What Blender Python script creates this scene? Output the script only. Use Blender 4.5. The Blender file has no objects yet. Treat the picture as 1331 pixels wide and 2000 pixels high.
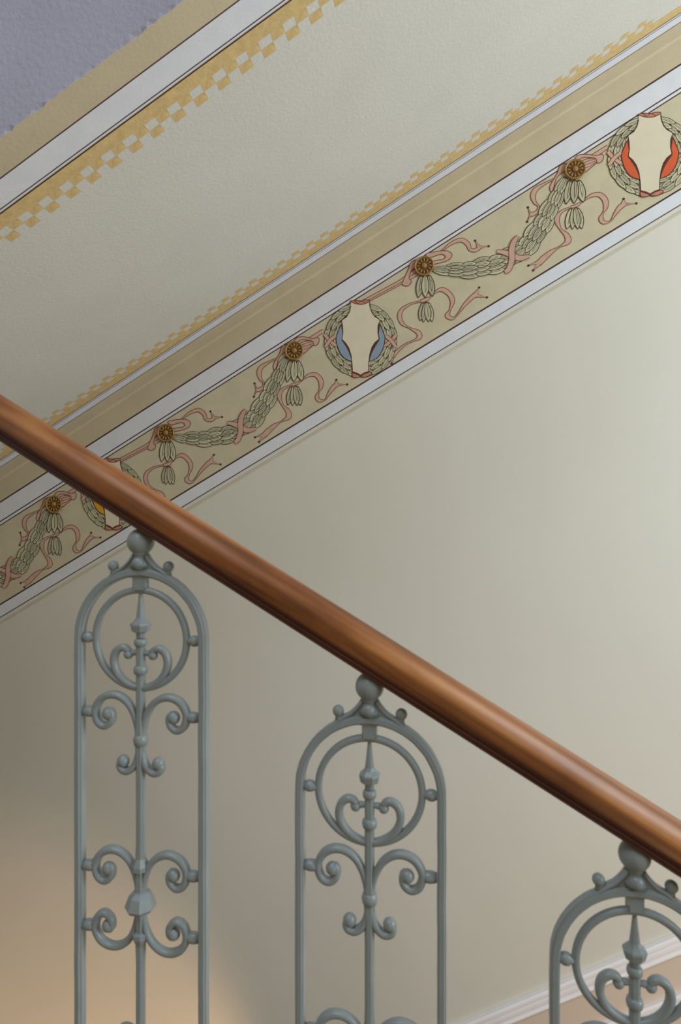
import bpy, math, random
from mathutils import Vector, Matrix
random.seed(7)

# ------------------------------------------------------------------ camera, world, light
F = 1225.0                      # focal length in pixels of the 1331 x 2000 frame
AY = math.atan(F / 6800.0)      # camera yaw against the wall normal
SA, CA = math.sin(AY), math.cos(AY)
CZ = 4.0                        # camera height above the ground floor
TAN = 0.568                     # pitch of the flights
VW = 2.30                       # distance camera -> back wall
D = 0.754                       # distance camera -> balustrade
scn = bpy.context.scene
COL = scn.collection

cam_d = bpy.data.cameras.new('camera')
cam = bpy.data.objects.new('camera', cam_d); COL.objects.link(cam)
cam.location = (0, 0, CZ)
cam.rotation_euler = (math.pi / 2, 0, AY)
cam_d.sensor_fit = 'VERTICAL'; cam_d.sensor_height = 36.0; cam_d.sensor_width = 24.0
cam_d.lens = F / 2000.0 * 36.0
cam_d.clip_start = 0.02
cam_d.dof.use_dof = True
cam_d.dof.focus_distance = 2.3
cam_d.dof.aperture_fstop = cam_d.lens / 3.2
scn.camera = cam

w = bpy.data.worlds.new('world'); scn.world = w; w.use_nodes = True
bg = w.node_tree.nodes['Background']
bg.inputs[0].default_value = (1.0, 0.75, 0.38, 1); bg.inputs[1].default_value = 0.24

def area(name, loc, target, sx, sy, power, col):
    d = bpy.data.lights.new(name, 'AREA'); d.shape = 'RECTANGLE'; d.size = sx; d.size_y = sy
    d.energy = power; d.color = col
    o = bpy.data.objects.new(name, d); COL.objects.link(o); o.location = loc
    o.rotation_euler = (Vector(target) - Vector(loc)).to_track_quat('-Z', 'Y').to_euler()
    return o
area('stair_window_daylight', (3.3, 0.3, CZ + 0.85), (-0.5, 1.4, CZ + 0.5), 2.0, 2.6, 132, (0.845, 0.96, 1.0))
area('skylight_daylight', (-0.9, -1.0, CZ + 3.2), (-0.5, 0.3, CZ), 1.6, 1.6, 50, (0.74, 0.85, 1.0))
ld = bpy.data.lights.new('landing_lamp', 'SPOT'); ld.energy = 42; ld.color = (1.0, 0.60, 0.30)
ld.spot_size = math.radians(82); ld.spot_blend = 0.36; ld.shadow_soft_size = 0.06
lo = bpy.data.objects.new('landing_lamp', ld); COL.objects.link(lo); lo.location = (-1.20, 1.30, CZ - 3.0)
lo.rotation_euler = (Vector((-1.45, 2.3, CZ - 2.6)) - lo.location).to_track_quat('-Z', 'Y').to_euler()
ld2 = bpy.data.lights.new('lower_right_warm_fill', 'POINT'); ld2.energy = 7; ld2.color = (1.0, 0.60, 0.32); ld2.shadow_soft_size = 0.12  # unseen fill light, added to warm the lower right of the wall
lo2 = bpy.data.objects.new('lower_right_warm_fill', ld2); COL.objects.link(lo2); lo2.location = (0.9, 1.0, CZ - 1.55)

vs = scn.view_settings
vs.view_transform = 'Standard'; vs.look = 'None'; vs.gamma = 1.0; vs.exposure = 0.0
vs.use_curve_mapping = False

# ------------------------------------------------------------------ materials
def lin(c):
    return tuple(((v/255) / 12.92 if v/255 <= 0.04045 else ((v/255 + 0.055) / 1.055) ** 2.4) for v in c)

def mat(name, c, rough=0.75, var=0.06, scale=14.0, bump=0.0, bscale=180.0, metal=0.0, spec=0.3, rand=0.0, coat=0.0, c2=None):
    m = bpy.data.materials.new(name); m.use_nodes = True
    nt = m.node_tree; b = nt.nodes['Principled BSDF']
    b.inputs['Roughness'].default_value = rough; b.inputs['Metallic'].default_value = metal
    b.inputs['Specular IOR Level'].default_value = spec; b.inputs['Coat Weight'].default_value = coat
    l = lin(c)
    tc = nt.nodes.new('ShaderNodeTexCoord')
    n = nt.nodes.new('ShaderNodeTexNoise'); n.inputs['Scale'].default_value = scale; n.inputs['Detail'].default_value = 5
    nt.links.new(tc.outputs['Object'], n.inputs['Vector'])
    r = nt.nodes.new('ShaderNodeValToRGB')
    r.color_ramp.elements[0].position = 0.3; r.color_ramp.elements[1].position = 0.7
    lo = tuple(v * (1 - var) for v in l); hi = tuple(min(1, v * (1 + var)) for v in l)
    if c2: lo = lin(c2)
    r.color_ramp.elements[0].color = (*lo, 1); r.color_ramp.elements[1].color = (*hi, 1)
    nt.links.new(n.outputs['Fac'], r.inputs['Fac'])
    src = r.outputs['Color']
    if rand:
        oi = nt.nodes.new('ShaderNodeObjectInfo')
        hs = nt.nodes.new('ShaderNodeHueSaturation')
        mr = nt.nodes.new('ShaderNodeMapRange'); mr.inputs['To Min'].default_value = 1 - rand; mr.inputs['To Max'].default_value = 1 + rand
        nt.links.new(oi.outputs['Random'], mr.inputs['Value']); nt.links.new(mr.outputs['Result'], hs.inputs['Value'])
        nt.links.new(src, hs.inputs['Color']); src = hs.outputs['Color']
    nt.links.new(src, b.inputs['Base Color'])
    if bump:
        n2 = nt.nodes.new('ShaderNodeTexNoise'); n2.inputs['Scale'].default_value = bscale; n2.inputs['Detail'].default_value = 4
        nt.links.new(tc.outputs['Object'], n2.inputs['Vector'])
        bp = nt.nodes.new('ShaderNodeBump'); bp.inputs['Strength'].default_value = bump; bp.inputs['Distance'].default_value = 0.004
        nt.links.new(n2.outputs['Fac'], bp.inputs['Height']); nt.links.new(bp.outputs['Normal'], b.inputs['Normal'])
    return m

M = {}
M['wall'] = mat('cream_wall_paint', (220, 218, 210), 0.45, 0.02, 2.0, 0.03, 60, spec=0.25)
M['dado'] = mat('pinkish_dado_paint', (222, 206, 192), 0.5, 0.02, 2.0)
M['soffit'] = mat('pale_soffit_paint', (215, 213, 207), 0.85, 0.02, 5.0, 0.25, 130)
M['khaki'] = mat('khaki_paint', (200, 187, 160), 0.8, 0.05, 8.0, 0.2, 140)
M['frieze'] = mat('frieze_ground_paint', (204, 194, 168), 0.8, 0.05, 18.0, 0.12, 200)
M['white'] = mat('white_paint', (222, 224, 234), 0.7, 0.03, 20.0, 0.12, 200)
M['whitetrim'] = mat('white_moulding_paint', (246, 246, 252), 0.5, 0.02, 10.0)
M['line'] = mat('dark_brown_line', (74, 48, 44), 0.8, 0.15, 40.0)
M['thin'] = mat('grey_brown_line', (112, 92, 78), 0.8, 0.15, 40.0)
M['olive'] = mat('pale_olive_line', (203, 198, 180), 0.8, 0.05, 20.0)
M['gold'] = mat('gold_ochre_paint', (214, 186, 132), 0.6, 0.10, 60.0, 0.25, 160)
M['lilac'] = mat('lilac_plaster', (172, 172, 192), 0.9, 0.05, 6.0, 0.4, 110)
M['leaf'] = mat('grey_green_leaf', (202, 198, 174), 0.8, 0.10, 45.0, rand=0.16, c2=(172, 170, 138))
M['ink'] = mat('brown_ink_outline', (74, 52, 36), 0.8, 0.15, 60.0)
M['pink'] = mat('pink_ribbon_paint', (204, 168, 152), 0.8, 0.07, 40.0)
M['rust'] = mat('rust_ribbon_paint', (196, 132, 112), 0.8, 0.15, 60.0)
M['pinkink'] = mat('rose_brown_outline', (122, 76, 62), 0.8, 0.15, 60.0)
M['cream'] = mat('cream_shield_paint', (222, 212, 190), 0.8, 0.03, 20.0)
M['blue'] = mat('blue_shield_paint', (140, 160, 184), 0.8, 0.05, 40.0)
M['red'] = mat('red_shield_paint', (216, 98, 62), 0.8, 0.05, 40.0)
M['yellow'] = mat('yellow_shield_paint', (222, 160, 44), 0.8, 0.05, 40.0)
M['shade'] = mat('dark_maroon_edge_paint', (98, 52, 44), 0.8, 0.1, 40.0)
M['bronze'] = mat('gilt_rosette', (158, 120, 66), 0.55, 0.25, 90.0, metal=0.1)
M['bronzedark'] = mat('dark_rosette_groove', (78, 54, 30), 0.7, 0.2, 90.0)
M['iron'] = mat('grey_green_iron_paint', (140, 150, 154), 0.34, 0.04, 25.0, 0.10, 70, spec=0.5)
M['stone'] = mat('grey_stone', (150, 134, 116), 0.6, 0.06, 9.0)

def wood(name, cols):
    m = bpy.data.materials.new(name); m.use_nodes = True
    nt = m.node_tree; b = nt.nodes['Principled BSDF']
    tc = nt.nodes.new('ShaderNodeTexCoord'); mp = nt.nodes.new('ShaderNodeMapping')
    mp.inputs['Scale'].default_value = (3.0, 60, 60)
    nt.links.new(tc.outputs['Object'], mp.inputs['Vector'])
    n = nt.nodes.new('ShaderNodeTexNoise'); n.inputs['Scale'].default_value = 1.0; n.inputs['Detail'].default_value = 6; n.inputs['Distortion'].default_value = 0.6
    nt.links.new(mp.outputs['Vector'], n.inputs['Vector'])
    r = nt.nodes.new('ShaderNodeValToRGB'); e = r.color_ramp.elements
    e[0].position = 0.28; e[0].color = (*lin(cols[0]), 1)
    e[1].position = 0.75; e[1].color = (*lin(cols[2]), 1)
    k = e.new(0.5); k.color = (*lin(cols[1]), 1)
    nt.links.new(n.outputs['Fac'], r.inputs['Fac'])
    n2 = nt.nodes.new('ShaderNodeTexNoise'); n2.inputs['Scale'].default_value = 9; n2.inputs['Detail'].default_value = 4
    nt.links.new(tc.outputs['Object'], n2.inputs['Vector'])
    r2 = nt.nodes.new('ShaderNodeValToRGB'); r2.color_ramp.elements[0].position = 0.35; r2.color_ramp.elements[1].position = 0.6
    r2.color_ramp.elements[0].color = (0.68, 0.58, 0.52, 1); r2.color_ramp.elements[1].color = (1, 1, 1, 1)
    nt.links.new(n2.outputs['Fac'], r2.inputs['Fac'])
    mx = nt.nodes.new('ShaderNodeMixRGB'); mx.blend_type = 'MULTIPLY'; mx.inputs[0].default_value = 0.8
    nt.links.new(r.outputs['Color'], mx.inputs[1]); nt.links.new(r2.outputs['Color'], mx.inputs[2])
    nt.links.new(mx.outputs['Color'], b.inputs['Base Color'])
    b.inputs['Roughness'].default_value = 0.47; b.inputs['Specular IOR Level'].default_value = 0.5
    b.inputs['Coat Weight'].default_value = 0.12; b.inputs['Coat Roughness'].default_value = 0.3
    bp = nt.nodes.new('ShaderNodeBump'); bp.inputs['Strength'].default_value = 0.08; bp.inputs['Distance'].default_value = 0.002
    nt.links.new(n.outputs['Fac'], bp.inputs['Height']); nt.links.new(bp.outputs['Normal'], b.inputs['Normal'])
    return m
M['wood'] = wood('varnished_wood', ((96, 52, 22), (148, 90, 42), (186, 126, 68)))
M['shadewood'] = wood('underside_shade_wood', ((58, 28, 20), (82, 42, 30), (104, 58, 40)))  # darker version of the rail wood, with underside shade put into the colour

# ------------------------------------------------------------------ helpers
def mesh(name, verts, faces, mats, idx=None, smooth=False):
    me = bpy.data.meshes.new(name)
    me.from_pydata([tuple(v) for v in verts], [], faces)
    for m in (mats if isinstance(mats, (list, tuple)) else [mats]):
        me.materials.append(M[m])
    if idx: me.polygons.foreach_set('material_index', idx)
    if smooth: me.polygons.foreach_set('use_smooth', [True] * len(me.polygons))
    me.update()
    return me

def obj(name, me, parent=None, loc=None, mtx=None):
    o = bpy.data.objects.new(name, me); COL.objects.link(o)
    if parent: o.parent = parent
    if loc: o.location = loc
    if mtx is not None: o.matrix_local = mtx
    return o

def tag(o, label=None, cat=None, group=None, kind=None):
    if label: o['label'] = label
    if cat: o['category'] = cat
    if group: o['group'] = group
    if kind: o['kind'] = kind
    return o

def empty(name, loc=(0, 0, 0), parent=None):
    o = bpy.data.objects.new(name, None); COL.objects.link(o); o.location = loc; o.empty_display_size = 0.05
    if parent: o.parent = parent
    return o

def box_data(x0, x1, y0, y1, z0, z1):
    v = [(x, y, z) for z in (z0, z1) for y in (y0, y1) for x in (x0, x1)]
    f = [(0, 2, 3, 1), (4, 5, 7, 6), (0, 1, 5, 4), (2, 6, 7, 3), (0, 4, 6, 2), (1, 3, 7, 5)]
    return v, f

def join(parts):
    V, Fc = [], []
    for v, f in parts:
        n = len(V); V += list(v); Fc += [tuple(i + n for i in q) for q in f]
    return V, Fc

def crom(pts, n=8, closed=False):
    out = []; N = len(pts)
    rng = N if closed else N - 1
    for i in range(rng):
        p = [pts[(i + k) % N] if closed else pts[min(max(i + k, 0), N - 1)] for k in (-1, 0, 1, 2)]
        for j in range(n):
            t = j / n
            out.append(tuple(0.5 * (2*b + (c - a)*t + (2*a - 5*b + 4*c - d)*t*t + (3*b - a - 3*c + d)*t**3)
                             for a, b, c, d in zip(*p)))
    if not closed: out.append(tuple(pts[-1]))
    return out

def sweep(path, prof, closed=False, scale=None):
    """sweep a profile of (in-plane, depth) offsets along an XZ path"""
    n = len(path); k = len(prof); V = []; Fc = []
    for i, p in enumerate(path):
        a = path[(i - 1) % n] if (closed or i > 0) else p
        b = path[(i + 1) % n] if (closed or i < n - 1) else p
        tx, tz = b[0] - a[0], b[1] - a[1]; L = math.hypot(tx, tz) or 1; tx /= L; tz /= L
        nx, nz = tz, -tx
        s = scale(i / (n - 1)) if scale else 1.0
        for q in prof:
            V.append((p[0] + nx * q[0] * s, q[1] * s, p[1] + nz * q[0] * s))
    for i in range(n if closed else n - 1):
        j = (i + 1) % n
        for m in range(k):
            m2 = (m + 1) % k
            Fc.append((i*k + m, i*k + m2, j*k + m2, j*k + m))
    if not closed:
        Fc.append(tuple(range(k))[::-1]); Fc.append(tuple((n - 1)*k + m for m in range(k)))
    return V, Fc

def ell(rx, ry, k=12):
    return [(rx * math.cos(2*math.pi*i/k), ry * math.sin(2*math.pi*i/k)) for i in range(k)]

def lathe(prof, k=16, c=(0, 0, 0), axis='z', rot=0.0):
    """prof: (radius, height) pairs"""
    V, Fc = [], []
    for r, h in prof:
        for i in range(k):
            t = 2*math.pi*i/k + rot
            x, y = r*math.cos(t), r*math.sin(t)
            if axis == 'z': V.append((c[0]+x, c[1]+y, c[2]+h))
            elif axis == 'x': V.append((c[0]+h, c[1]+x, c[2]+y))
            else: V.append((c[0]+x, c[1]+h, c[2]+y))
    for j in range(len(prof) - 1):
        for i in range(k):
            i2 = (i + 1) % k
            q = (j*k+i, j*k+i2, (j+1)*k+i2, (j+1)*k+i)
            Fc.append(q[::-1] if axis == 'y' else q)
    Fc.append(tuple(range(k))[::-1]); Fc.append(tuple((len(prof)-1)*k + i for i in range(k)))
    return V, Fc

def ball(r, c, k=16, m=9, sy=1.0, sz=1.0):
    V, Fc = lathe([(max(1e-5, r*math.sin(math.pi*i/(m-1))), -r*sz*math.cos(math.pi*i/(m-1))) for i in range(m)], k)
    return [(x + c[0], y*sy + c[1], z + c[2]) for x, y, z in V], Fc

def wpt(px, py):
    """photograph pixel -> (u, z) on the back wall"""
    X, Y = px - 665.5, py - 1000.0
    du, dv, dz = -SA + X/F*CA, CA + X/F*SA, -Y/F
    t = VW / dv
    return (t*du, t*dz)

def gofy(y0):
    return (-(y0 - 1000.0)/F + SA*TAN) / CA
G = 503.0
H = VW * gofy(G)                      # height of the sloping soffit over the camera at u = 0
U0, U1 = -3.30, 1.40            # wall run

def hw(y0): return VW * gofy(y0)
def vs_(y0): return H / gofy(y0)
def W3(u, h, off=0.0): return (u, VW - off, CZ + h + u*TAN)
def S3(u, v, off=0.0): return (u, v, CZ + H + u*TAN - off)

# ------------------------------------------------------------------ the setting
# back wall: one sheet with thickness that follows the flights
v = [(U0, VW, 0), (U1 + 1.2, VW, 0), (U1 + 1.2, VW, CZ + 4.2), (U0, VW, CZ + 4.2)]
v += [(x, VW + 0.25, z) for x, y, z in v]
wall = obj('wall_back', mesh('wall_back', v, [(0, 1, 2, 3), (7, 6, 5, 4), (0, 4, 5, 1), (1, 5, 6, 2), (2, 6, 7, 3), (3, 7, 4, 0)], 'wall'))
tag(wall, 'smooth cream stairwell wall under the painted frieze', None, None, 'structure')
v, f = box_data(U0 - 0.25, U0, -2.6, VW + 0.25, 0, CZ + 4.2)
tag(obj('wall_left', mesh('wall_left', v, f, 'wall')), 'cream wall closing the stairwell at the landing', None, None, 'structure')
v, f = box_data(U0 - 0.25, U1 + 3.0, -2.6, VW + 0.25, -0.2, 0)
tag(obj('floor', mesh('floor', v, f, 'stone')), 'pale stone floor at the foot of the stairwell', None, None, 'structure')

def steps(name, u0, n, du, ztop, rise, v0, v1, label, soffit=0.28):
    """a flight as one stepped solid, rising by rise per step of run du (du may be negative)"""
    prof = []
    for i in range(n):
        prof.append((u0 + i*du, ztop + i*rise)); prof.append((u0 + (i+1)*du, ztop + i*rise))
    prof.append((u0 + n*du, ztop + (n-1)*rise - soffit)); prof.append((u0, ztop - soffit))
    k = len(prof)
    V = [(u, v0, z) for u, z in prof] + [(u, v1, z) for u, z in prof]
    Fc = [tuple(range(k)), tuple(range(k, 2*k))[::-1]] + [(i, (i+1) % k, (i+1) % k + k, i + k)[::-1] for i in range(k)]
    o = obj(name, mesh(name, V, Fc, 'stone'))
    return tag(o, label, None, None, 'structure')

# sloping soffit = underside of the upper flight (its near arris is chipped and uneven)
NE = 420
edge = []
for i in range(NE + 1):
    u = -2.05 + (U1 + 1.2 + 2.05)*i/NE
    j = random.uniform(-1, 1)*0.0014 + 0.002*math.sin(u*9) + (random.uniform(0.001, 0.0045) if random.random() < 0.14 else 0)
    edge.append((u, vs_(-234) + j))
V = []; Fc = []
for u, ve in edge:
    V += [S3(u, ve), S3(u, vs_(-234) + 0.03), S3(u, VW)]
for i in range(NE):
    a, b = 3*i, 3*(i+1)
    Fc += [(a, a+1, b+1, b), (a+1, a+2, b+2, b+1)]
ceil = obj('ceiling', mesh('ceiling', V, Fc, 'soffit'))
tag(ceil, 'pale sloping soffit of the upper flight with gold checked borders', None, None, 'structure')
# lilac side of the upper flight
V = []; Fc = []
for i, (u, ve) in enumerate(edge):
    V += [S3(u, ve), (u, vs_(-234), CZ + H + u*TAN + 0.010 + random.uniform(-1, 1)*0.002),
          (u, vs_(-234), CZ + H + u*TAN + 0.50), (u, VW - 0.02, CZ + H + u*TAN + 0.50)]
for i in range(NE):
    a, b = 4*i, 4*(i+1)
    Fc += [(b, b+1, a+1, a), (b+1, b+2, a+2, a+1), (b+2, b+3, a+3, a+2)]
tag(obj('wall_upper', mesh('wall_upper', V, Fc, 'lilac')), 'lilac grey plastered side of the upper flight above the chipped arris', None, None, 'structure')

def strip_wall(name, h0, h1, m, off, parent, label=None):
    V = [W3(-2.05, h0, off), W3(U1 + 1.2, h0, off), W3(U1 + 1.2, h1, off), W3(-2.05, h1, off)]
    o = obj(name, mesh(name, V, [(0, 1, 2, 3)], m), parent)
    if label: o['label'] = label
    return o
def strip_soffit(name, v0, v1, m, off, parent, label=None):
    V = [S3(-2.05, v0, off), S3(-2.05, v1, off), S3(U1 + 1.2, v1, off), S3(U1 + 1.2, v0, off)]
    o = obj(name, mesh(name, V, [(0, 1, 2, 3)], m), parent)
    if label: o['label'] = label
    return o

def lw(y0, px): return hw(y0 - px/2), hw(y0 + px/2)
def lv(y0, px): return vs_(y0 - px/2), vs_(y0 + px/2)

# painted frieze on the wall
V = [W3(-2.05, hw(775), 0.0008), W3(U1 + 1.2, hw(775), 0.0008), W3(U1 + 1.2, hw(603.7), 0.0008), W3(-2.05, hw(603.7), 0.0008)]
frieze = obj('trim_1', mesh('trim_1', V, [(0, 1, 2, 3)], 'frieze'))
tag(frieze, 'painted frieze of laurel wreaths, garlands and pink ribbons under the soffit', None, None, 'structure')
strip_wall('painted_band', hw(553), hw(G), 'khaki', 0.0008, frieze, 'khaki band along the top of the wall')
strip_wall('painted_band', hw(603.7), hw(553), 'white', 0.0008, frieze, 'white band above the garlands')
strip_wall('painted_band', hw(803), hw(775), 'white', 0.0008, frieze, 'white band below the garlands')
for y0, px, m in ((553.5, 3.2, 'line'), (595.5, 2.4, 'line'), (603.7, 2.2, 'line'), (775, 3.2, 'line'), (803, 1.8, 'line')):
    a, b = lw(y0, px); strip_wall('painted_line', b, a, m, 0.0014, frieze)
a, b = lw(815, 6); strip_wall('painted_line', b, a, 'olive', 0.0010, frieze)
# small bead in the angle between wall and soffit
V = []; Fc = []
k = 7
for u in (-2.05, U1 + 1.2):
    for i in range(k):
        t = math.pi/2*i/(k-1); r = 0.009
        V.append((u, VW - r*math.cos(t), CZ + H + u*TAN - r*math.sin(t)))
for i in range(k-1): Fc.append((i, i+1, k+i+1, k+i))
obj('corner_bead', mesh('corner_bead', V, Fc, 'khaki', smooth=True), frieze)

# painted borders on the soffit
strip_soffit('painted_band', vs_(477.5), VW, 'khaki', 0.0003, ceil, 'khaki band of the soffit along the wall')
strip_soffit('painted_band', vs_(463), vs_(477.5), 'white', 0.0003, ceil, 'narrow white band along the wall side')
for y0, px, m in ((461, 1.3, 'thin'), (464.8, 1.0, 'thin'), (477.5, 1.2, 'thin')):
    a, b = lv(y0, px); strip_soffit('painted_line', a, b, m, 0.0006, ceil)
V = []; Fc = []
for u, ve in edge: V += [S3(u, ve + 0.0008, 0.0003), S3(u, vs_(-148), 0.0003)]
for i in range(NE): Fc.append((2*i, 2*i+1, 2*i+3, 2*i+2))
o = obj('painted_band', mesh('painted_band', V, Fc, 'khaki'), ceil); o['label'] = 'khaki band along the chipped outer arris'
strip_soffit('painted_band', vs_(-148), vs_(-76), 'white', 0.0003, ceil, 'white band along the outer side')
for y0, px in ((-148, 3.4), (-81, 2.8), (-71.5, 3.6)):
    a, b = lv(y0, px); strip_soffit('painted_line', a, b, 'line', 0.0006, ceil)

def soff_u(px, py, v):
    X = px - 665.5
    t = v / (CA + X/F*SA)
    return t*(-SA + X/F*CA)
PER = 0.0503
def checks(v_line, v_base, v_r1, v_r2, uref):
    """gold border: solid strip, then a row of squares joined to it, then a row of loose squares"""
    strip_soffit('gold_border', min(v_line, v_base), max(v_line, v_base), 'gold', 0.00035, ceil, 'solid gold ochre border strip')
    m = {}
    for row, (a, b) in enumerate(((v_base, v_r1), (v_r1, v_r2))):
        du = PER/2
        q = [(-du/2, 0), (du/2, 0), (du/2, b - a), (-du/2, b - a)]
        if b < a: q = q[::-1]
        m[row] = mesh('gold_square', [(x, y, x*TAN) for x, y in q][::-1], [(0, 1, 2, 3)], 'gold')
    i0 = int((U0 + 0.1 - uref)/PER)
    for i in range(i0, i0 + 76):
        for row in (0, 1):
            u = uref + i*PER + (PER/2 if row == 0 else 0)
            a = v_base if row == 0 else v_r1
            if not (-2.2 < u < 1.3): continue
            if a < 1.6 and not (-1.35 < u < 0.2): continue
            if a > 1.6 and u < -1.75: continue
            obj('gold_square', m[row], ceil, loc=S3(u + random.uniform(-.0012, .0012), a, 0.00035))
checks(vs_(-71.5), vs_(-35.5), vs_(-14.5), vs_(7.0), soff_u(519.6, 84, vs_(-25)))
checks(vs_(461), vs_(448), vs_(440.7), vs_(433.4), soff_u(869.9, 305, vs_(444)))

# white dado mouldings along the lower flight, with the dado strip between them
def slope_moulding(name, y_top, y_bot, prof, m, parent=None, label=None):
    """prof: (fraction down, proud) pairs extruded along the flight"""
    h0, h1 = hw(y_top), hw(y_bot); k = len(prof); V = []; Fc = []
    for u in (-2.05, U1 + 1.19):
        for t, p in prof: V.append(W3(u, h0 + (h1 - h0)*t, p))
    for i in range(k-1): Fc.append((i, i+1, k+i+1, k+i))
    o = obj(name, mesh(name, V, Fc, m), parent)
    if label: o['label'] = label
    return o
Y1, Y2, Y3, Y4 = 2094, 2131, 2199, 2238
P1 = [(0, 0), (0, .018), (.10, .022), (.22, .022), (.26, .015), (.42, .012), (.46, .016), (.60, .016), (.64, .010), (.90, .008), (.94, .013), (1, .013), (1, 0)]
base = slope_moulding('trim_2', Y1, Y2, P1, 'whitetrim')
tag(base, 'white stepped dado mouldings climbing the wall of the lower flight', None, None, 'structure')
slope_moulding('dado_panel', Y2, Y3, [(0, .004), (1, .004)], 'dado', base, 'pinkish panel between the white mouldings')
slope_moulding('lower_moulding', Y3, Y4, P1, 'whitetrim', base)
slope_moulding('lower_panel', Y4, 2600, [(0, .004), (1, .004)], 'dado', base)

# ------------------------------------------------------------------ painted ornaments of the frieze
def crop(ox, oy, sc):
    return lambda x, y: wpt(ox + x/sc, oy + y/sc)
CL = crop(780, 460, 4.159); CG = crop(840, 380, 4.754); CR = crop(1020, 280, 5.546); CW = crop(600, 560, 6.05)
PXM = 1.0/525.0                        # about one photo pixel on the wall, in metres
INK = 1.5*PXM
KO = 0.2                               # paint layers lie almost flush

def rel(pts, o): return [(p[0] - o[0], p[1] - o[1]) for p in pts]
class Flat:
    """paint layers on the wall plane: filled shapes and outlines, local X = along wall, Z = up, -Y = towards the room"""
    def __init__(self, mats): self.v, self.f, self.i, self.m = [], [], [], mats
    def poly(self, pts, m, off):
        a = sum(p[0]*q[1] - q[0]*p[1] for p, q in zip(pts, pts[1:] + pts[:1]))
        if a < 0: pts = pts[::-1]
        n = len(self.v); self.v += [(x, -off*KO, z) for x, z in pts]
        self.f.append(tuple(range(n, n + len(pts)))); self.i.append(self.m.index(m))
    def quadstrip(self, A, B, m, off):
        n = len(self.v); k = len(A)
        self.v += [(x, -off*KO, z) for x, z in A] + [(x, -off*KO, z) for x, z in B]
        for j in range(k-1):
            self.f.append((n+j, n+k+j, n+k+j+1, n+j+1)); self.i.append(self.m.index(m))
    def stroke(self, pts, wd, m, off, closed=False):
        n = len(pts); A = []; B = []
        idx = list(range(n)) + ([0] if closed else [])
        for i in idx:
            a = pts[(i-1) % n] if (closed or i > 0) else pts[i]
            b = pts[(i+1) % n] if (closed or i < n-1) else pts[i]
            tx, tz = b[0]-a[0], b[1]-a[1]; L = math.hypot(tx, tz) or 1
            nx, nz = -tz/L*wd/2, tx/L*wd/2
            A.append((pts[i][0]+nx, pts[i][1]+nz)); B.append((pts[i][0]-nx, pts[i][1]-nz))
        self.quadstrip(A, B, m, off)
    def shape(self, pts, m, ink, off, wd=INK, smooth=5):
        p = crom(pts, smooth, True) if smooth else pts
        self.poly(p, m, off)
        if ink: self.stroke(p, wd, ink, off + .00012, True)
    def ribbon(self, pts, widths, m, ink, off, wd=INK*0.85):
        q = crom([(p[0], p[1], x) for p, x in zip(pts, widths)], 6)
        n = len(q); A = []; B = []
        for i, p in enumerate(q):
            a, b = q[max(0, i-1)], q[min(n-1, i+1)]
            tx, tz = b[0]-a[0], b[1]-a[1]; L = math.hypot(tx, tz) or 1; x = max(.0012, p[2])/2
            A.append((p[0]-tz/L*x, p[1]+tx/L*x)); B.append((p[0]+tz/L*x, p[1]-tx/L*x))
        self.quadstrip(A, B, m, off)
        self.stroke(A, wd, ink, off + .00012); self.stroke(B, wd, ink, off + .00012)
    def dot(self, c, r, m, off):
        self.poly([(c[0]+r*math.cos(math.pi*i/5), c[1]+r*math.sin(math.pi*i/5)) for i in range(10)], m, off)
    def fork(self, base, t1, t2, wd, m, ink, off):
        mx, mz = (t1[0]+t2[0])/2, (t1[1]+t2[1])/2
        nx, nz = (mx*.35 + base[0]*.65), (mz*.35 + base[1]*.65)
        dx, dz = t2[0]-t1[0], t2[1]-t1[1]; L = math.hypot(dx, dz)
        dx, dz = dx/L*wd/2, dz/L*wd/2
        p = [(base[0]-dx, base[1]-dz), t1, (nx, nz), t2, (base[0]+dx, base[1]+dz)]
        self.poly(p, m, off); self.stroke(p, INK*.85, ink, off + .00012)
        self.dot(t1, 2.2*PXM, 'ink', off + .0002); self.dot(t2, 2.2*PXM, 'ink', off + .0002)
    def build(self, name, parent, loc=(0, 0, 0), label=None):
        o = obj(name, mesh(name, self.v, self.f, self.m, self.i), parent, loc=loc)
        if label: o['label'] = label
        return o

# one painted leaf, base at the origin, tip at z = 1, width 1
lf = Flat(['leaf', 'ink'])
half = [(.0, 0), (.22, .08), (.40, .26), (.49, .48), (.44, .68), (.26, .86), (.02, 1.0)]
hp = crom(half, 3)
lp = hp + [(-x, z) for x, z in hp[::-1]][1:-1]
lf.poly(lp, 'leaf', 0)
# outline as a rim of fixed share of the leaf
def rim(a): return [(x*a, .5 + (z - .5)*(1 - (1 - a)*.45)) for x, z in lp]
inn = rim(.84)
n = len(lf.v); lf.v += [(x*1.06, -.0001, .5 + (z-.5)*1.03) for x, z in lp] + [(x, -.0001, z) for x, z in inn]; k = len(lp)
for j in range(k):
    lf.f.append((n+j, n+(j+1) % k, n+k+(j+1) % k, n+k+j)[::-1]); lf.i.append(1)
lf.stroke([(.0, .04), (.02, .5), (.0, .78)], .07, 'ink', .0001)
lf.stroke([(-.2, .2), (-.22, .5), (-.12, .72)], .045, 'ink', .0001)
LEAF = mesh('leaf', lf.v, lf.f, lf.m, lf.i)
def leaf(parent, b, t, wd, off):
    dx, dz = t[0]-b[0], t[1]-b[1]; L = math.hypot(dx, dz)
    ux, uz = dx/L, dz/L
    mtx = Matrix(((uz*wd, 0, dx, b[0]), (0, KO, 0, -off*KO), (-ux*wd, 0, dz, b[1]), (0, 0, 0, 1)))
    return obj('leaf', LEAF, parent, mtx=mtx)

def at_wall(c): return (c[0], VW - 0.0018, CZ + c[1])
PAINT = ['leaf', 'ink', 'pink', 'rust', 'pinkink', 'cream', 'blue', 'red', 'yellow', 'shade', 'frieze']

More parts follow.
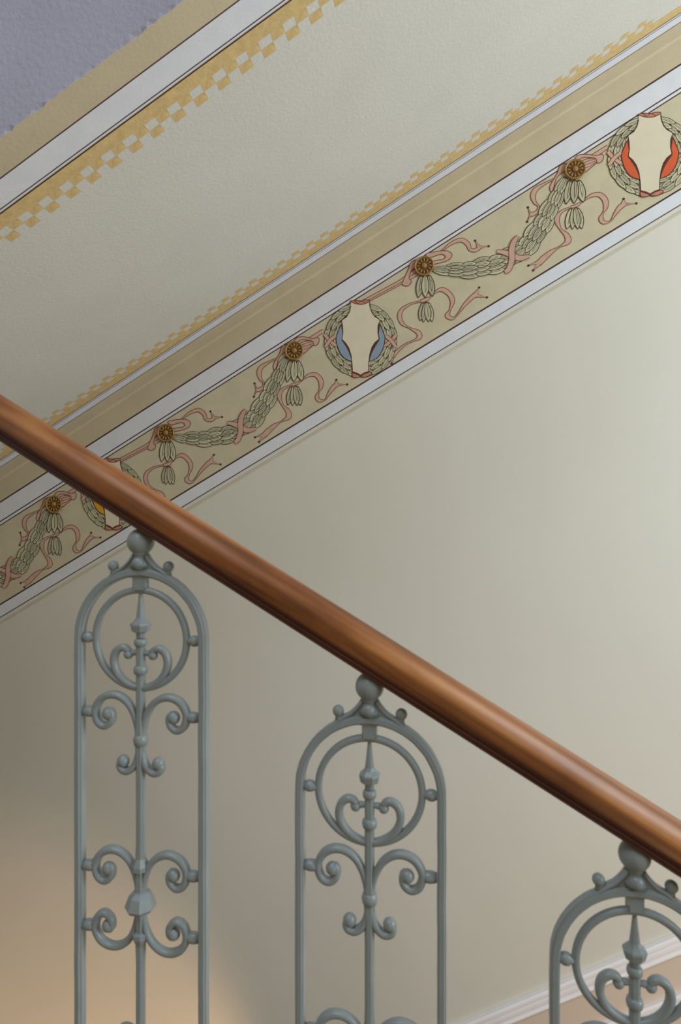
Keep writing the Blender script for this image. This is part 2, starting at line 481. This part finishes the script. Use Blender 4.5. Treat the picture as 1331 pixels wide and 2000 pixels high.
# rosette: shallow turned disc with eight petals, rim beads and a centre button
RR = 0.0355
rv, rfc = lathe([(RR, 0), (RR, -.0035), (RR*.94, -.0052), (RR*.86, -.0040), (RR*.80, -.0024), (RR*.30, -.0024), (RR*.26, -.0060), (RR*.14, -.0085), (.0004, -.009)], 28, axis='y')
ROS = mesh('rosette', rv, rfc, 'bronze', smooth=False)
pv = []; pf = []
for i in range(12):
    t = 2*math.pi*i/12
    c, s_ = math.cos(t), math.sin(t)
    q = [(.30, 0), (.52, .085), (.70, .11), (.80, 0), (.70, -.11), (.52, -.085)]
    n = len(pv)
    pv += [(RR*(a*c - b*s_), -.0027, RR*(a*s_ + b*c)) for a, b in q] + [(RR*.62*c, -.0060, RR*.62*s_)]
    pf += [(n+j, n+(j+1) % 6, n+6) for j in range(6)]
PET = mesh('petal_ring', pv, pf, 'bronze')
gv = [(RR*.26*math.cos(t), -.00255, RR*.26*math.sin(t)) for t in [2*math.pi*i/28 for i in range(28)]]
gv += [(RR*.83*math.cos(t), -.00255, RR*.83*math.sin(t)) for t in [2*math.pi*i/28 for i in range(28)]]
GRO = mesh('groove', gv, [(i, (i+1) % 28, 28+(i+1) % 28, 28+i) for i in range(28)], 'bronzedark')
def rosette(c, label):
    o = obj('rosette', ROS, frieze, loc=(c[0], VW - 0.0075, CZ + c[1])); o['label'] = label
    obj('groove', GRO, o); obj('petal_ring', PET, o)

# --- ribbons and tassels at the rosette where a garland begins
oL = CL(202, 258)
oR = CR(572, 290)
def P(fn, o, *pts): return rel([fn(*p) for p in pts], o)
def wds(sc, *w_): return [x/sc*PXM for x in w_]
RIB = ['pink', 'rust', 'pinkink', 'ink']

def ribbons_L():
    a = Flat(RIB); out = []
    a.ribbon(P(CL, oL, (235, 522), (290, 468), (350, 445), (410, 485), (432, 540), (412, 610), (392, 655), (430, 680), (470, 650), (530, 570), (600, 500), (625, 490)),
             wds(4.159, 12, 14, 34, 36, 34, 12, 36, 22, 8, 24, 34, 34), 'pink', 'pinkink', .0010)
    a.fork(P(CL, oL, (615, 492))[0], P(CL, oL, (650, 428))[0], P(CL, oL, (712, 508))[0], wds(4.159, 34)[0], 'pink', 'pinkink', .0012)
    a.ribbon(P(CL, oL, (190, 540), (100, 558), (25, 605), (3, 660), (25, 720), (80, 755), (150, 790), (165, 830), (120, 858), (50, 890), (-20, 950), (-65, 1005)),
             wds(4.159, 12, 14, 26, 34, 26, 10, 34, 36, 12, 14, 24, 30), 'pink', 'pinkink', .0010)
    a.fork(P(CL, oL, (-55, 995))[0], P(CL, oL, (-108, 1062))[0], P(CL, oL, (-60, 1045))[0], wds(4.159, 26)[0], 'pink', 'pinkink', .0012)
    a.ribbon(P(CG, oL, (60, 560), (110, 528), (200, 460), (290, 430), (350, 465), (372, 515), (420, 525), (465, 495)),
             wds(4.754, 10, 10, 26, 36, 38, 28, 30, 36), 'pink', 'pinkink', .0010)
    a.fork(P(CG, oL, (455, 498))[0], P(CG, oL, (420, 435))[0], P(CG, oL, (545, 486))[0], wds(4.754, 36)[0], 'pink', 'pinkink', .0012)
    a.shape(P(CG, oL, (-40, 560), (60, 535), (160, 530), (203, 560), (185, 605), (120, 635), (20, 655), (-20, 640), (60, 618), (125, 606), (142, 580), (100, 562), (0, 590)), 'pink', 'pinkink', .0015)
    a.shape(P(CL, oL, (140, 205), (95, 225), (70, 290), (35, 365), (25, 405), (70, 415), (100, 380), (80, 350), (100, 290), (150, 250)), 'pink', 'pinkink', .0015)
    a.poly(P(CL, oL, (140, 270), (0, 370), (-225, 495), (-290, 530), (-255, 545), (-180, 508), (0, 412), (150, 330)), 'pink', .0006)
    for p in (((140, 270), (0, 370), (-290, 528)), ((145, 300), (10, 390), (-270, 540)), ((150, 330), (0, 412), (-255, 547))):
        a.stroke(P(CL, oL, *p), INK*.85, 'pinkink', .0008)
    return a
def ribbons_R():
    a = Flat(RIB)
    a.ribbon(P(CR, oR, (600, 668), (690, 605), (760, 562), (840, 555), (900, 610), (908, 690), (880, 750), (857, 812), (888, 855), (960, 838), (1005, 770), (1060, 695), (1110, 655)),
             wds(5.546, 16, 16, 36, 46, 52, 42, 12, 42, 36, 10, 28, 46, 46), 'pink', 'pinkink', .0010)
    a.fork(P(CR, oR, (1100, 660))[0], P(CR, oR, (1103, 600))[0], P(CR, oR, (1240, 648))[0], wds(5.546, 48)[0], 'pink', 'pinkink', .0012)
    a.ribbon(P(CG, oR, (1300, 120), (1215, 165), (1182, 235), (1215, 320), (1270, 375), (1282, 435), (1205, 485), (1130, 530), (1060, 590), (1010, 640)),
             wds(4.754, 12, 24, 42, 18, 40, 48, 10, 34, 50, 48), 'pink', 'pinkink', .0010)
    a.fork(P(CG, oR, (1018, 630))[0], P(CG, oR, (918, 658))[0], P(CG, oR, (962, 702))[0], wds(4.754, 46)[0], 'pink', 'pinkink', .0012)
    a.ribbon(P(CR, oR, (370, 375), (240, 440), (150, 500), (122, 570), (142, 640), (180, 680), (170, 735), (120, 765), (90, 765)),
             wds(5.546, 10, 24, 46, 50, 30, 16, 32, 40, 36), 'pink', 'pinkink', .0010)
    a.fork(P(CR, oR, (95, 768))[0], P(CR, oR, (66, 692))[0], P(CR, oR, (58, 848))[0], wds(5.546, 36)[0], 'pink', 'pinkink', .0012)
    a.shape(P(CR, oR, (500, 215), (415, 240), (380, 330), (325, 420), (300, 485), (322, 525), (347, 475), (365, 400), (410, 335), (500, 275)), 'pink', 'pinkink', .0015)
    a.shape(P(CR, oR, (640, 200), (720, 165), (800, 165), (808, 205), (745, 265), (680, 315), (640, 280)), 'pink', 'pinkink', .0013)
    for p in (((660, 215), (730, 185), (800, 170)), ((665, 240), (740, 215), (803, 190)), ((670, 275), (740, 245), (806, 205))):
        a.stroke(P(CR, oR, *p), INK*.8, 'pinkink', .0016)
    a.shape(P(CR, oR, (560, 190), (605, 130), (700, 118), (800, 132), (868, 118), (886, 150), (862, 197), (818, 212), (800, 165), (730, 152), (650, 156), (600, 195)), 'pink', 'pinkink', .0018)
    a.poly(P(CR, oR, (740, 132), (925, 18), (925, 62), (830, 128)), 'pink', .0006)
    a.stroke(P(CR, oR, (740, 132), (925, 18)), INK*.85, 'pinkink', .0008); a.stroke(P(CR, oR, (830, 128), (925, 62)), INK*.85, 'pinkink', .0008)
    return a
RL, RRb = ribbons_L(), ribbons_R()

BELL_L = ([((180, 325), (155, 512), 62), ((240, 325), (272, 502), 62), ((210, 322), (212, 512), 62)],
          [((195, 548), (170, 700), 52), ((235, 548), (268, 706), 52), ((215, 545), (196, 712), 46), ((222, 545), (240, 708), 50)])
BELL_R = ([((525, 395), (478, 660), 84), ((615, 395), (666, 640), 86), ((572, 392), (566, 652), 88)],
          [((540, 695), (486, 930), 74), ((600, 695), (650, 925), 78), ((560, 690), (548, 932), 66), ((580, 690), (608, 930), 70)])
def tassel(c, fn, o, bells, sc, knot, label):
    e = empty('leaf_tassel', at_wall(c), frieze); e['label'] = label
    for r, row in enumerate(bells):
        for q, (b, t, x) in enumerate(row):
            bb, tt = P(fn, o, b, t)
            leaf(e, bb, tt, x/sc*PXM, .0030 + .0005*q + (.002 if r == 0 else 0))
    a = Flat(RIB)
    a.ribbon(P(fn, o, *knot), wds(sc, *( [26]*len(knot) )), 'pink', 'pinkink', .0062)
    a.build('knot', e)

# --- garland: rows of leaves running from both rosettes to the crossed ribbon
def rows(path, hwid, n):
    q = crom([(p[0], p[1], h) for p, h in zip(path, hwid)], 12)
    # resample by arc length
    d = [0]
    for a, b in zip(q, q[1:]): d.append(d[-1] + math.hypot(b[0]-a[0], b[1]-a[1]))
    out = []
    for i in range(n + 2):
        s_ = d[-1]*i/n
        j = min(range(len(d)), key=lambda k: abs(d[k] - s_)); j = min(max(j, 1), len(q) - 2)
        tx, tz = q[j+1][0]-q[j-1][0], q[j+1][1]-q[j-1][1]; L = math.hypot(tx, tz)
        ex = max(0, s_ - d[-1])
        out.append((q[j][0] + tx/L*ex, q[j][1] + tz/L*ex, tx/L, tz/L, q[j][2]))
    return out, d[-1]/n
gl_path = [(20, 690), (110, 698), (210, 708), (370, 698), (530, 668), (650, 632), (760, 575)]
gl_w = [14, 42, 66, 84, 92, 92, 92]
gr_path = [(1262, -165), (1215, -70), (1165, 45), (1085, 200), (1010, 330), (910, 470), (800, 560)]
gr_w = [16, 46, 72, 88, 94, 96, 92]
def garland(o, c, which, label):
    e = empty('leaf_garland', at_wall(c), frieze); e['label'] = label
    rnd = random.Random(11)
    base = Flat(['leaf', 'ink'])
    for path, wd, n in ((gl_path, gl_w, 6), (gr_path, gr_w, 7)):
        pts = P(CG, o, *path); hs = [x/4.754*PXM for x in wd]
        rw, stp = rows(pts, hs, n)
        q = crom([(p[0], p[1], h) for p, h in zip(pts, hs)], 5); A = []; B = []
        for i, p in enumerate(q):
            a, b = q[max(0, i-1)], q[min(len(q)-1, i+1)]
            tx, tz = b[0]-a[0], b[1]-a[1]; L = math.hypot(tx, tz) or 1
            A.append((p[0]-tz/L*p[2]*.9, p[1]+tx/L*p[2]*.9)); B.append((p[0]+tz/L*p[2]*.9, p[1]-tx/L*p[2]*.9))
        base.quadstrip(A, B, 'leaf', .0014)
        for i, (x, z, tx, tz, h) in enumerate(rw[:n]):
            h2 = rw[i+1][4]
            k = 4 if h > .012 else 3
            for j in range(k):
                f = (j - (k-1)/2)/(k/2)*.95 + (0.10 if i % 2 else -0.10)
                order = abs(j - (k-1)/2)
                bx, bz = x - tz*h*f*.80, z + tx*h*f*.80
                nx, nz, n2x, n2z = rw[i+1][0], rw[i+1][1], rw[i+1][2], rw[i+1][3]
                ext = stp*(.42 + rnd.uniform(-.08, .08))
                txp, tzp = nx - n2z*h2*f*.98 + n2x*ext, nz + n2x*h2*f*.98 + n2z*ext
                wl = max(h2*2/k*1.28, .009)
                leaf(e, (bx, bz), (txp, tzp), wl, .0020 + .0012*(n - i) + .0003*(k - order) + .0001*j)
    base.build('leaf_bed', e)
    a = Flat(RIB)
    a.ribbon(P(CG, o, (625, 528), (700, 540), (780, 572), (840, 592), (925, 572)), wds(4.754, 30, 44, 50, 48, 30), 'pink', 'pinkink', .0118)
    a.ribbon(P(CG, o, (822, 385), (782, 440), (762, 520), (762, 610), (735, 690), (700, 722)), wds(4.754, 24, 44, 54, 50, 46, 40), 'pink', 'pinkink', .0124)
    a.build('crossed_ribbon', e)

# --- wreath with a cream shield and coloured side lobes
oW = CW(632, 640)
def wreath(c, colour, label):
    e = empty('laurel_wreath', at_wall(c), frieze); e['label'] = label
    rnd = random.Random(5)
    bed = Flat(PAINT)
    for sg in (-1, 1):
        prev = None
        N = 9
        for i in range(N + 2):
            t = math.radians(100 + 160*i/N) if sg < 0 else math.radians(80 - 160*i/N)
            prev = prev or []
            prev.append(t)
        A = [P(CW, oW, (632 + 405*math.cos(t), 640 - 415*math.sin(t)))[0] for t in prev[:-1]]
        B = [P(CW, oW, (632 + 300*math.cos(t), 640 - 320*math.sin(t)))[0] for t in prev[:-1]]
        if sg > 0: A, B = B, A
        bed.quadstrip(B, A, 'leaf', .0014)
        for i in range(N):
            t0, t1 = prev[i], prev[i+1]
            over = (t1 - t0)*.55
            for j in range(3):
                f = (j - 1)
                r0 = (355 + 52*f, 368 + 50*f); r1 = (355 + 64*f, 368 + 62*f)
                b = (632 + r0[0]*math.cos(t0), 640 - r0[1]*math.sin(t0))
                tt = t1 + over + rnd.uniform(-.04, .04)
                tp = (632 + r1[0]*math.cos(tt), 640 - r1[1]*math.sin(tt))
                bb, tq = P(CW, oW, b, tp)
                leaf(e, bb, tq, 62/6.05*PXM, .0018 + .0008*(N - i) + .0003*(2 - abs(f)) + .0001*j)
    bed.build('leaf_bed', e)
    a = Flat(PAINT)
    L = [(400, 470), (368, 545), (345, 615), (355, 700), (388, 790), (442, 858), (528, 895), (530, 860), (500, 770), (450, 690), (412, 640), (424, 560), (416, 470)]
    D_ = [(410, 636), (432, 652), (478, 710), (512, 780), (532, 870), (534, 930), (524, 880), (498, 800), (462, 728), (424, 668)]
    U_ = [(405, 490), (410, 425), (424, 480), (428, 560), (412, 640), (416, 560)]
    for mx in (False, True):
        g = lambda q: [((1264 - x if mx else x), y) for x, y in q]
        a.shape(P(CW, oW, *g(L)), colour, 'ink', .0104, smooth=4)
        a.poly(crom(P(CW, oW, *g(D_)), 3, True), 'shade', .0112)
        a.poly(crom(P(CW, oW, *g(U_)), 3, True), 'shade', .0112)
        a.ribbon(P(CW, oW, *g([(208, 575), (258, 640), (338, 708)])), wds(6.05, 40, 44, 40), 'pink', 'pinkink', .0098)
        a.ribbon(P(CW, oW, *g([(338, 592), (270, 650), (216, 725)])), wds(6.05, 40, 44, 40), 'pink', 'pinkink', .0102)
    S = [(520, 195), (575, 216), (632, 223), (690, 214), (738, 195), (744, 255), (770, 325), (805, 368), (852, 398), (838, 470), (836, 560), (850, 632),
         (800, 675), (765, 730), (740, 815), (728, 920), (725, 1022), (682, 1030), (632, 1058), (590, 1036), (538, 1022), (532, 920), (520, 820), (492, 735), (455, 678), (412, 634), (424, 560), (420, 480), (408, 410), (465, 372), (500, 310), (515, 240)]
    sp = P(CW, oW, *S)
    a.poly(sp, 'cream', .0116); 
    for m0, m1 in ((4, 9), (28, 32)): a.stroke((sp + sp[:1])[m0:m1], INK*1.3, 'ink', .0120)
    for m0, m1 in ((9, 17), (20, 29)): a.stroke(sp[m0:m1], INK*.9, 'ink', .0120)
    a.shape(P(CW, oW, (512, 186), (570, 176), (632, 184), (690, 172), (742, 180), (690, 214), (632, 224), (570, 214)), 'rust', 'shade', .0122, smooth=3)
    a.stroke(P(CW, oW, (560, 180), (600, 214), (640, 184), (690, 208)), INK*.8, 'shade', .0126)
    a.shape(P(CW, oW, (536, 1030), (585, 1048), (628, 1072), (585, 1086), (540, 1080)), 'rust', 'shade', .0122, smooth=3)
    a.shape(P(CW, oW, (636, 1072), (690, 1036), (742, 1020), (760, 1050), (690, 1082)), 'rust', 'shade', .0122, smooth=3)
    a.stroke(P(CW, oW, (538, 1024), (590, 1040), (632, 1064), (682, 1034), (728, 1022)), INK*2.2, 'shade', .0126)
    a.build('shield', e, label=None)

LP = [wpt(326, 846), wpt(829, 521)]
RP = [wpt(108, 985), wpt(576, 686), wpt(1123, 333)]
GN = ['beside the yellow shield', 'beside the blue shield', 'beside the red shield']
for c, where in zip(LP, ('above the yellow-shield wreath', 'above the blue-shield wreath')):
    RL.build('painted_ribbon', frieze, at_wall(c), 'pink ribbon fluttering from the rosette ' + where)
    tassel(c, CL, oL, BELL_L, 4.159, [(178, 540), (205, 532), (240, 520)], 'green leaf tassel hanging under the rosette ' + where)
    rosette(c, 'gilt rosette ' + where)
for c, where in zip(RP, GN):
    RRb.build('painted_ribbon', frieze, at_wall(c), 'pink ribbon fluttering from the rosette ' + where)
    tassel(c, CR, oR, BELL_R, 5.546, [(535, 690), (575, 680), (625, 655)], 'green leaf tassel hanging under the rosette ' + where)
    rosette(c, 'gilt rosette ' + where)
for c, where in zip(RP, ('below the yellow-shield wreath', 'between the yellow and the blue shields', 'between the blue and the red shields')):
    garland(oR, c, None, 'leafy green garland bound with crossed pink ribbon ' + where)
wreath(wpt(221, 967), 'yellow', 'laurel wreath around a cream shield with yellow lobes')
wreath(wpt(705, 664), 'blue', 'laurel wreath around a cream shield with blue lobes')
wreath(wpt(1270, 305), 'red', 'laurel wreath around a cream shield with red lobes')

# ------------------------------------------------------------------ balustrade layout
UB = [-0.710, -0.399, -0.100, 0.201, 0.500]
ZB = [CZ + 0.1340 - 0.126, CZ - 0.0385 - 0.126, CZ - 0.211 - 0.126, CZ - 0.386 - 0.126, CZ - 0.558 - 0.126]   # ring centres
FOOT = -0.822
TR = 0.1730
# near flight: the balusters stand on it; landings at both ends; lower flight along the wall
ZT = ZB[0] + FOOT                       # tread under the first baluster
UN = -0.698 - 0.15 - 4*0.2995
steps('floor_near_flight', UN, 11, 0.2995, ZT + 4*TR, -TR, -0.75, 0.86, 'pale stone steps of the near flight under the balusters')
UE = UN + 11*0.2995
v, f = box_data(U0, UN, -2.6, VW, ZT + 5*TR - 0.25, ZT + 5*TR)
tag(obj('floor_upper_landing', mesh('floor_upper_landing', v, f, 'stone')), 'upper stone landing by the left wall', None, None, 'structure')
v, f = box_data(UE, U1 + 1.2, -2.6, VW, ZT - 7*TR - 0.25, ZT - 7*TR)
tag(obj('floor_lower_landing', mesh('floor_lower_landing', v, f, 'stone')), 'stone landing between the near flight and the lower flight', None, None, 'structure')
steps('floor_lower_flight', UE, 11, -0.2995, ZT - 8*TR, -TR, vs_(-234), VW, 'pale stone steps of the lower flight along the cream wall')

# ------------------------------------------------------------------ cast-iron baluster (z = 0 at the centre of the upper ring)
MID = -0.339
def mir(v):            # mirror top to bottom about the middle
    return [(x, y, 2*MID - z) for x, y, z in v]
def flipx(v):
    return [(-x, y, z) for x, y, z in v]
def rf(f): return [tuple(q[::-1]) for q in f]

def variants(vf, four=True):
    """(left, right) upper and mirrored lower copies of a shape"""
    v, f = vf
    out = [(v, f), (flipx(v), rf(f))]
    if four: out += [(mir(v), rf(f)), (mir(flipx(v)), f)]
    return out

BAL = []               # (name, mesh, parent index or None, label)
def bpart(name, vf, parent=None, smooth=True, label=None):
    BAL.append((name, mesh(name, vf[0], vf[1], 'iron', smooth=smooth), parent, label)); return len(BAL) - 1

# moulded frame: two stiles and an arch at both ends
prof = [(-.0053, -.0052), (-.0036, -.0060), (-.0028, -.0086), (.0028, -.0086), (.0036, -.0060), (.0053, -.0052),
        (.0053, .0052), (.0036, .0060), (.0028, .0086), (-.0028, .0086), (-.0036, .0060), (-.0053, .0052)]
RA = 0.0864
path = [(RA*math.cos(math.pi*i/36), RA*math.sin(math.pi*i/36)) for i in range(37)]
path += [(-RA, -0.678*i/30) for i in range(1, 30)]
path += [(-RA*math.cos(math.pi*i/36), -0.678 - RA*math.sin(math.pi*i/36)) for i in range(37)]
path += [(RA, -0.678 + 0.678*i/30) for i in range(1, 30)]
rr = random.Random(3)
path = [(x + rr.uniform(-.0003, .0003), z) for x, z in path]
bpart('frame', sweep(path, prof, True), smooth=False)
# rings with their studs
ring = [(0.0634*math.cos(2*math.pi*i/56), 0.0634*math.sin(2*math.pi*i/56)) for i in range(56)]
rprof = [(-.0044, -.0018), (-.0026, -.0046), (.0026, -.0046), (.0044, -.0018), (.0044, .0018), (.0026, .0046), (-.0026, .0046), (-.0044, .0018)]
for up in (True, False):
    v, f = sweep(ring, rprof, True)
    if not up: v, f = mir(v), rf(f)
    r = bpart('ring', (v, f))
    for s in (-1, 1):
        st = lathe([(.0046, -.0095), (.0052, -.006), (.0070, -.003), (.0074, 0), (.0070, .003), (.0052, .006), (.0046, .0095)], 14, (s*.0742, 0, 0), 'x')
        if not up: st = (mir(st[0]), rf(st[1]))
        bpart('stud', st, r)
    bx = join([box_data(-.0088, .0088, -.0055, .0055, .066, .082), box_data(-.0068, .0068, -.0065, .0065, .064, .072)])
    if not up: bx = (mir(bx[0]), rf(bx[1]))
    bpart('link_block', bx, r, False)
# finial: ball, neck, concave gable, boss, two side knobs
fin = bpart('finial_ball', ball(.0174, (0, 0, .126), 24, 15))
bpart('neck', lathe([(.0135, .094), (.0105, .100), (.0080, .105), (.0086, .1085), (.0105, .111), (.009, .114)], 16), fin)
gp = crom([(-.044, .0795), (-.033, .0885), (-.022, .0950), (-.0135, .1035), (-.0085, .111)], 6)
outline = gp + [(-x, z) for x, z in gp[::-1]]
k = len(outline)
gv = [(x, -.0042, z) for x, z in outline] + [(x, .0042, z) for x, z in outline]
gf = [tuple(range(k)), tuple(range(k, 2*k))[::-1]] + [(i, i+k, (i+1) % k + k, (i+1) % k) for i in range(k)]
gb = bpart('gable', (gv, rf(gf)), None, False)
for s in (1, -1):
    wp = [(s*x, z - .002) for x, z in gp]
    v, f = sweep(wp, ell(.0030, .0064, 10))
    bpart('gable_wing', (v, f), gb)
    bpart('side_knob', join([ball(.0072, (s*.0385, 0, .0942), 14, 9), lathe([(.0058, .081), (.0046, .088), (.0055, .092)], 12, (s*.0375, 0, 0))]))
bpart('boss', ball(.0088, (0, -.0055, .0985), 14, 9), gb)
# foot under the lower arch
bpart('foot', join([lathe([(.016, FOOT), (.016, FOOT+.008), (.010, FOOT+.012), (.008, FOOT+.030), (.013, FOOT+.046), (.011, 2*MID-.088)], 16),
                    box_data(-.024, .024, -.014, .014, FOOT, FOOT+.005)]))
# stem with spears, discs, collars and blocks
bpart('stem', lathe([(.0062, -.678+.004), (.0062, -.50), (.0060, -.42), (.0078, -.36), (.0078, -.318), (.0060, -.26), (.0062, -.18), (.0076, -.122), (.0062, -.095), (.0062, -.004)], 8, rot=math.pi/8), smooth=False)
spear = lathe([(.0022, .0605), (.0030, .052), (.0042, .0416), (.0058, .0279), (.0078, .0245), (.0128, .0205), (.0132, .0185), (.0112, .0105), (.0060, .0078), (.0058, .0020)][::-1], 8, rot=math.pi/8)
disc = lathe([(.006, -.0095), (.0080, -.0082), (.0088, -.0045), (.0080, -.0008), (.006, .0010)], 14)
disc2 = lathe([(.006, -.0460), (.0084, -.0445), (.0094, -.0400), (.0084, -.0355), (.006, -.0340)], 14)
bar = lathe([(.0032, -.0150), (.0042, -.0105), (.0034, -.006), (.0034, .006), (.0042, .0105), (.0032, .0150)], 10, (0, 0, -.0180), 'x')
collar = lathe([(.0056, -.1385), (.0084, -.1370), (.0100, -.1308), (.0084, -.1246), (.0056, -.1230)], 16)
block = lathe([(.0072, -.3005), (.0112, -.2985), (.0112, -.2925), (.0082, -.2860), (.0066, -.2830)], 8, rot=math.pi/8)
for nm, g, sm in (('spear', spear, False), ('disc', disc, True), ('disc', disc2, True), ('cross_bar', bar, True), ('collar', collar, True), ('block', block, False)):
    bpart(nm, g, None, sm); bpart(nm, (mir(g[0]), rf(g[1])), None, sm)
bpart('centre_block', lathe([(.0085, MID-.0130), (.0170, MID-.0108), (.0202, MID-.0060), (.0152, MID+.0075), (.0110, MID+.0115), (.0080, MID+.0130)], 8, rot=math.pi/8), smooth=False)
# scrolls
def scroll(pts, end, r_end, a=.0042, b=.0056, taper=0.78):
    p = crom(pts, 7)
    prof = [(-a, -b*.55), (-a*.45, -b), (a*.45, -b), (a, -b*.55), (a, b*.55), (a*.45, b), (-a*.45, b), (-a, b*.55)]
    return join([sweep(p, prof, False, lambda t: taper + (1.12 - taper)*math.sin(math.pi*min(1, .1 + t*.75))), ball(r_end, (end[0], 0, end[1]), 14, 9, sy=.95)])
big = [(.0026, -.1224), (.0052, -.109), (.0095, -.096), (.0172, -.0838), (.0292, -.0756), (.0421, -.0741), (.0541, -.079), (.0619, -.0893),
       (.0636, -.0997), (.0593, -.1111), (.0499, -.1154), (.0413, -.1090), (.0400, -.0990), (.0440, -.0945)]
bigend = (.0458, -.0992)
for dz in (0.0, -0.2023):
    g = scroll([(x, z + dz) for x, z in big], (bigend[0], bigend[1] + dz), .0084)
    st = lathe([(.0056, -.0085), (.0070, -.004), (.0074, 0), (.0070, .004), (.0056, .0085)], 14, (.0722, 0, -.0975 + dz), 'x')
    for gg, ss in zip(variants(g), variants(st)):
        i = bpart('scroll', gg); bpart('stud', ss, i)
heart = [(.0040, -.0630), (.0165, -.0588), (.0270, -.0520), (.0342, -.0425), (.0376, -.0305), (.0350, -.0185), (.0275, -.0122), (.0205, -.0128), (.0168, -.0170)]
for gg in variants(scroll(heart, (.0172, -.0205), .0064, .0042, .0050, .85)): bpart('heart_scroll', gg)
small = [(.0026, -.1464), (.0052, -.1586), (.0103, -.1669), (.018, -.172), (.0258, -.1703), (.0288, -.1647), (.0270, -.1600)]
for gg in variants(scroll(small, (.0245, -.1598), .0084, .0042, .0056, .82)): bpart('small_scroll', gg)

BLABEL = ['grey-green iron baluster highest up the rail, next above the one over the frieze border',
          'grey-green iron baluster whose ball tip covers the white border below the frieze',
          'grey-green iron baluster between the one at the frieze and the one before the dado moulding',
          'grey-green iron baluster standing in front of the white dado moulding',
          'grey-green iron baluster lowest down the rail, next below the one before the dado moulding']
for u, z, lab in zip(UB, ZB, BLABEL):
    root = empty('iron_baluster', (u, D, z + FOOT))
    tag(root, lab, 'baluster', 'iron balusters under the handrail')
    made = []
    for nm, me, par, pl in BAL:
        o = obj(nm, me, made[par] if par is not None else root)
        if par is None: o.location = (0, 0, -FOOT)
        made.append(o)

# ------------------------------------------------------------------ handrail
TB = (ZB[1] - ZB[3]) / (UB[3] - UB[1])                 # fall of the rail
ang = math.atan(TB + 0.010)
RL0, RL1 = -1.60, 1.35
root = empty('handrail', (UB[2], D, ZB[2] + 0.126 + 0.0174 + 0.0275))
root.rotation_euler = (0, ang, 0)
tag(root, 'varnished brown wooden handrail running down over the iron balusters', 'handrail')
def extr(prof, x0, x1, n=2):
    k = len(prof); V = []; Fc = []
    for i in range(n):
        x = x0 + (x1 - x0)*i/(n-1)
        V += [(x, y, z) for y, z in prof]
    for i in range(n-1):
        for m in range(k):
            m2 = (m+1) % k; Fc.append((i*k+m, i*k+m2, (i+1)*k+m2, (i+1)*k+m))
    Fc += [tuple(range(k))[::-1], tuple((n-1)*k + m for m in range(k))]
    return V, Fc
R = 0.0240
gp = [((R+.0012)*math.sin(t), R*math.cos(t)) for t in [math.radians(-122 + 244*i/40) for i in range(41)]]
grip = gp
o = obj('grip', mesh('grip', *extr(grip, RL0, RL1), 'wood', smooth=True), root)
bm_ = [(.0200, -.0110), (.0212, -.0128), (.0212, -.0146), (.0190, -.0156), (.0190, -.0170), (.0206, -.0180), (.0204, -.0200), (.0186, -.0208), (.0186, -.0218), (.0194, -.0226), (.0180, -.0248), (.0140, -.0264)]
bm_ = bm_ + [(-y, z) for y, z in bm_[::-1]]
obj('base_moulding', mesh('base_moulding', *extr(bm_, RL0, RL1), 'shadewood'), root)['label'] = 'grooved base moulding coloured dark for underside shade'
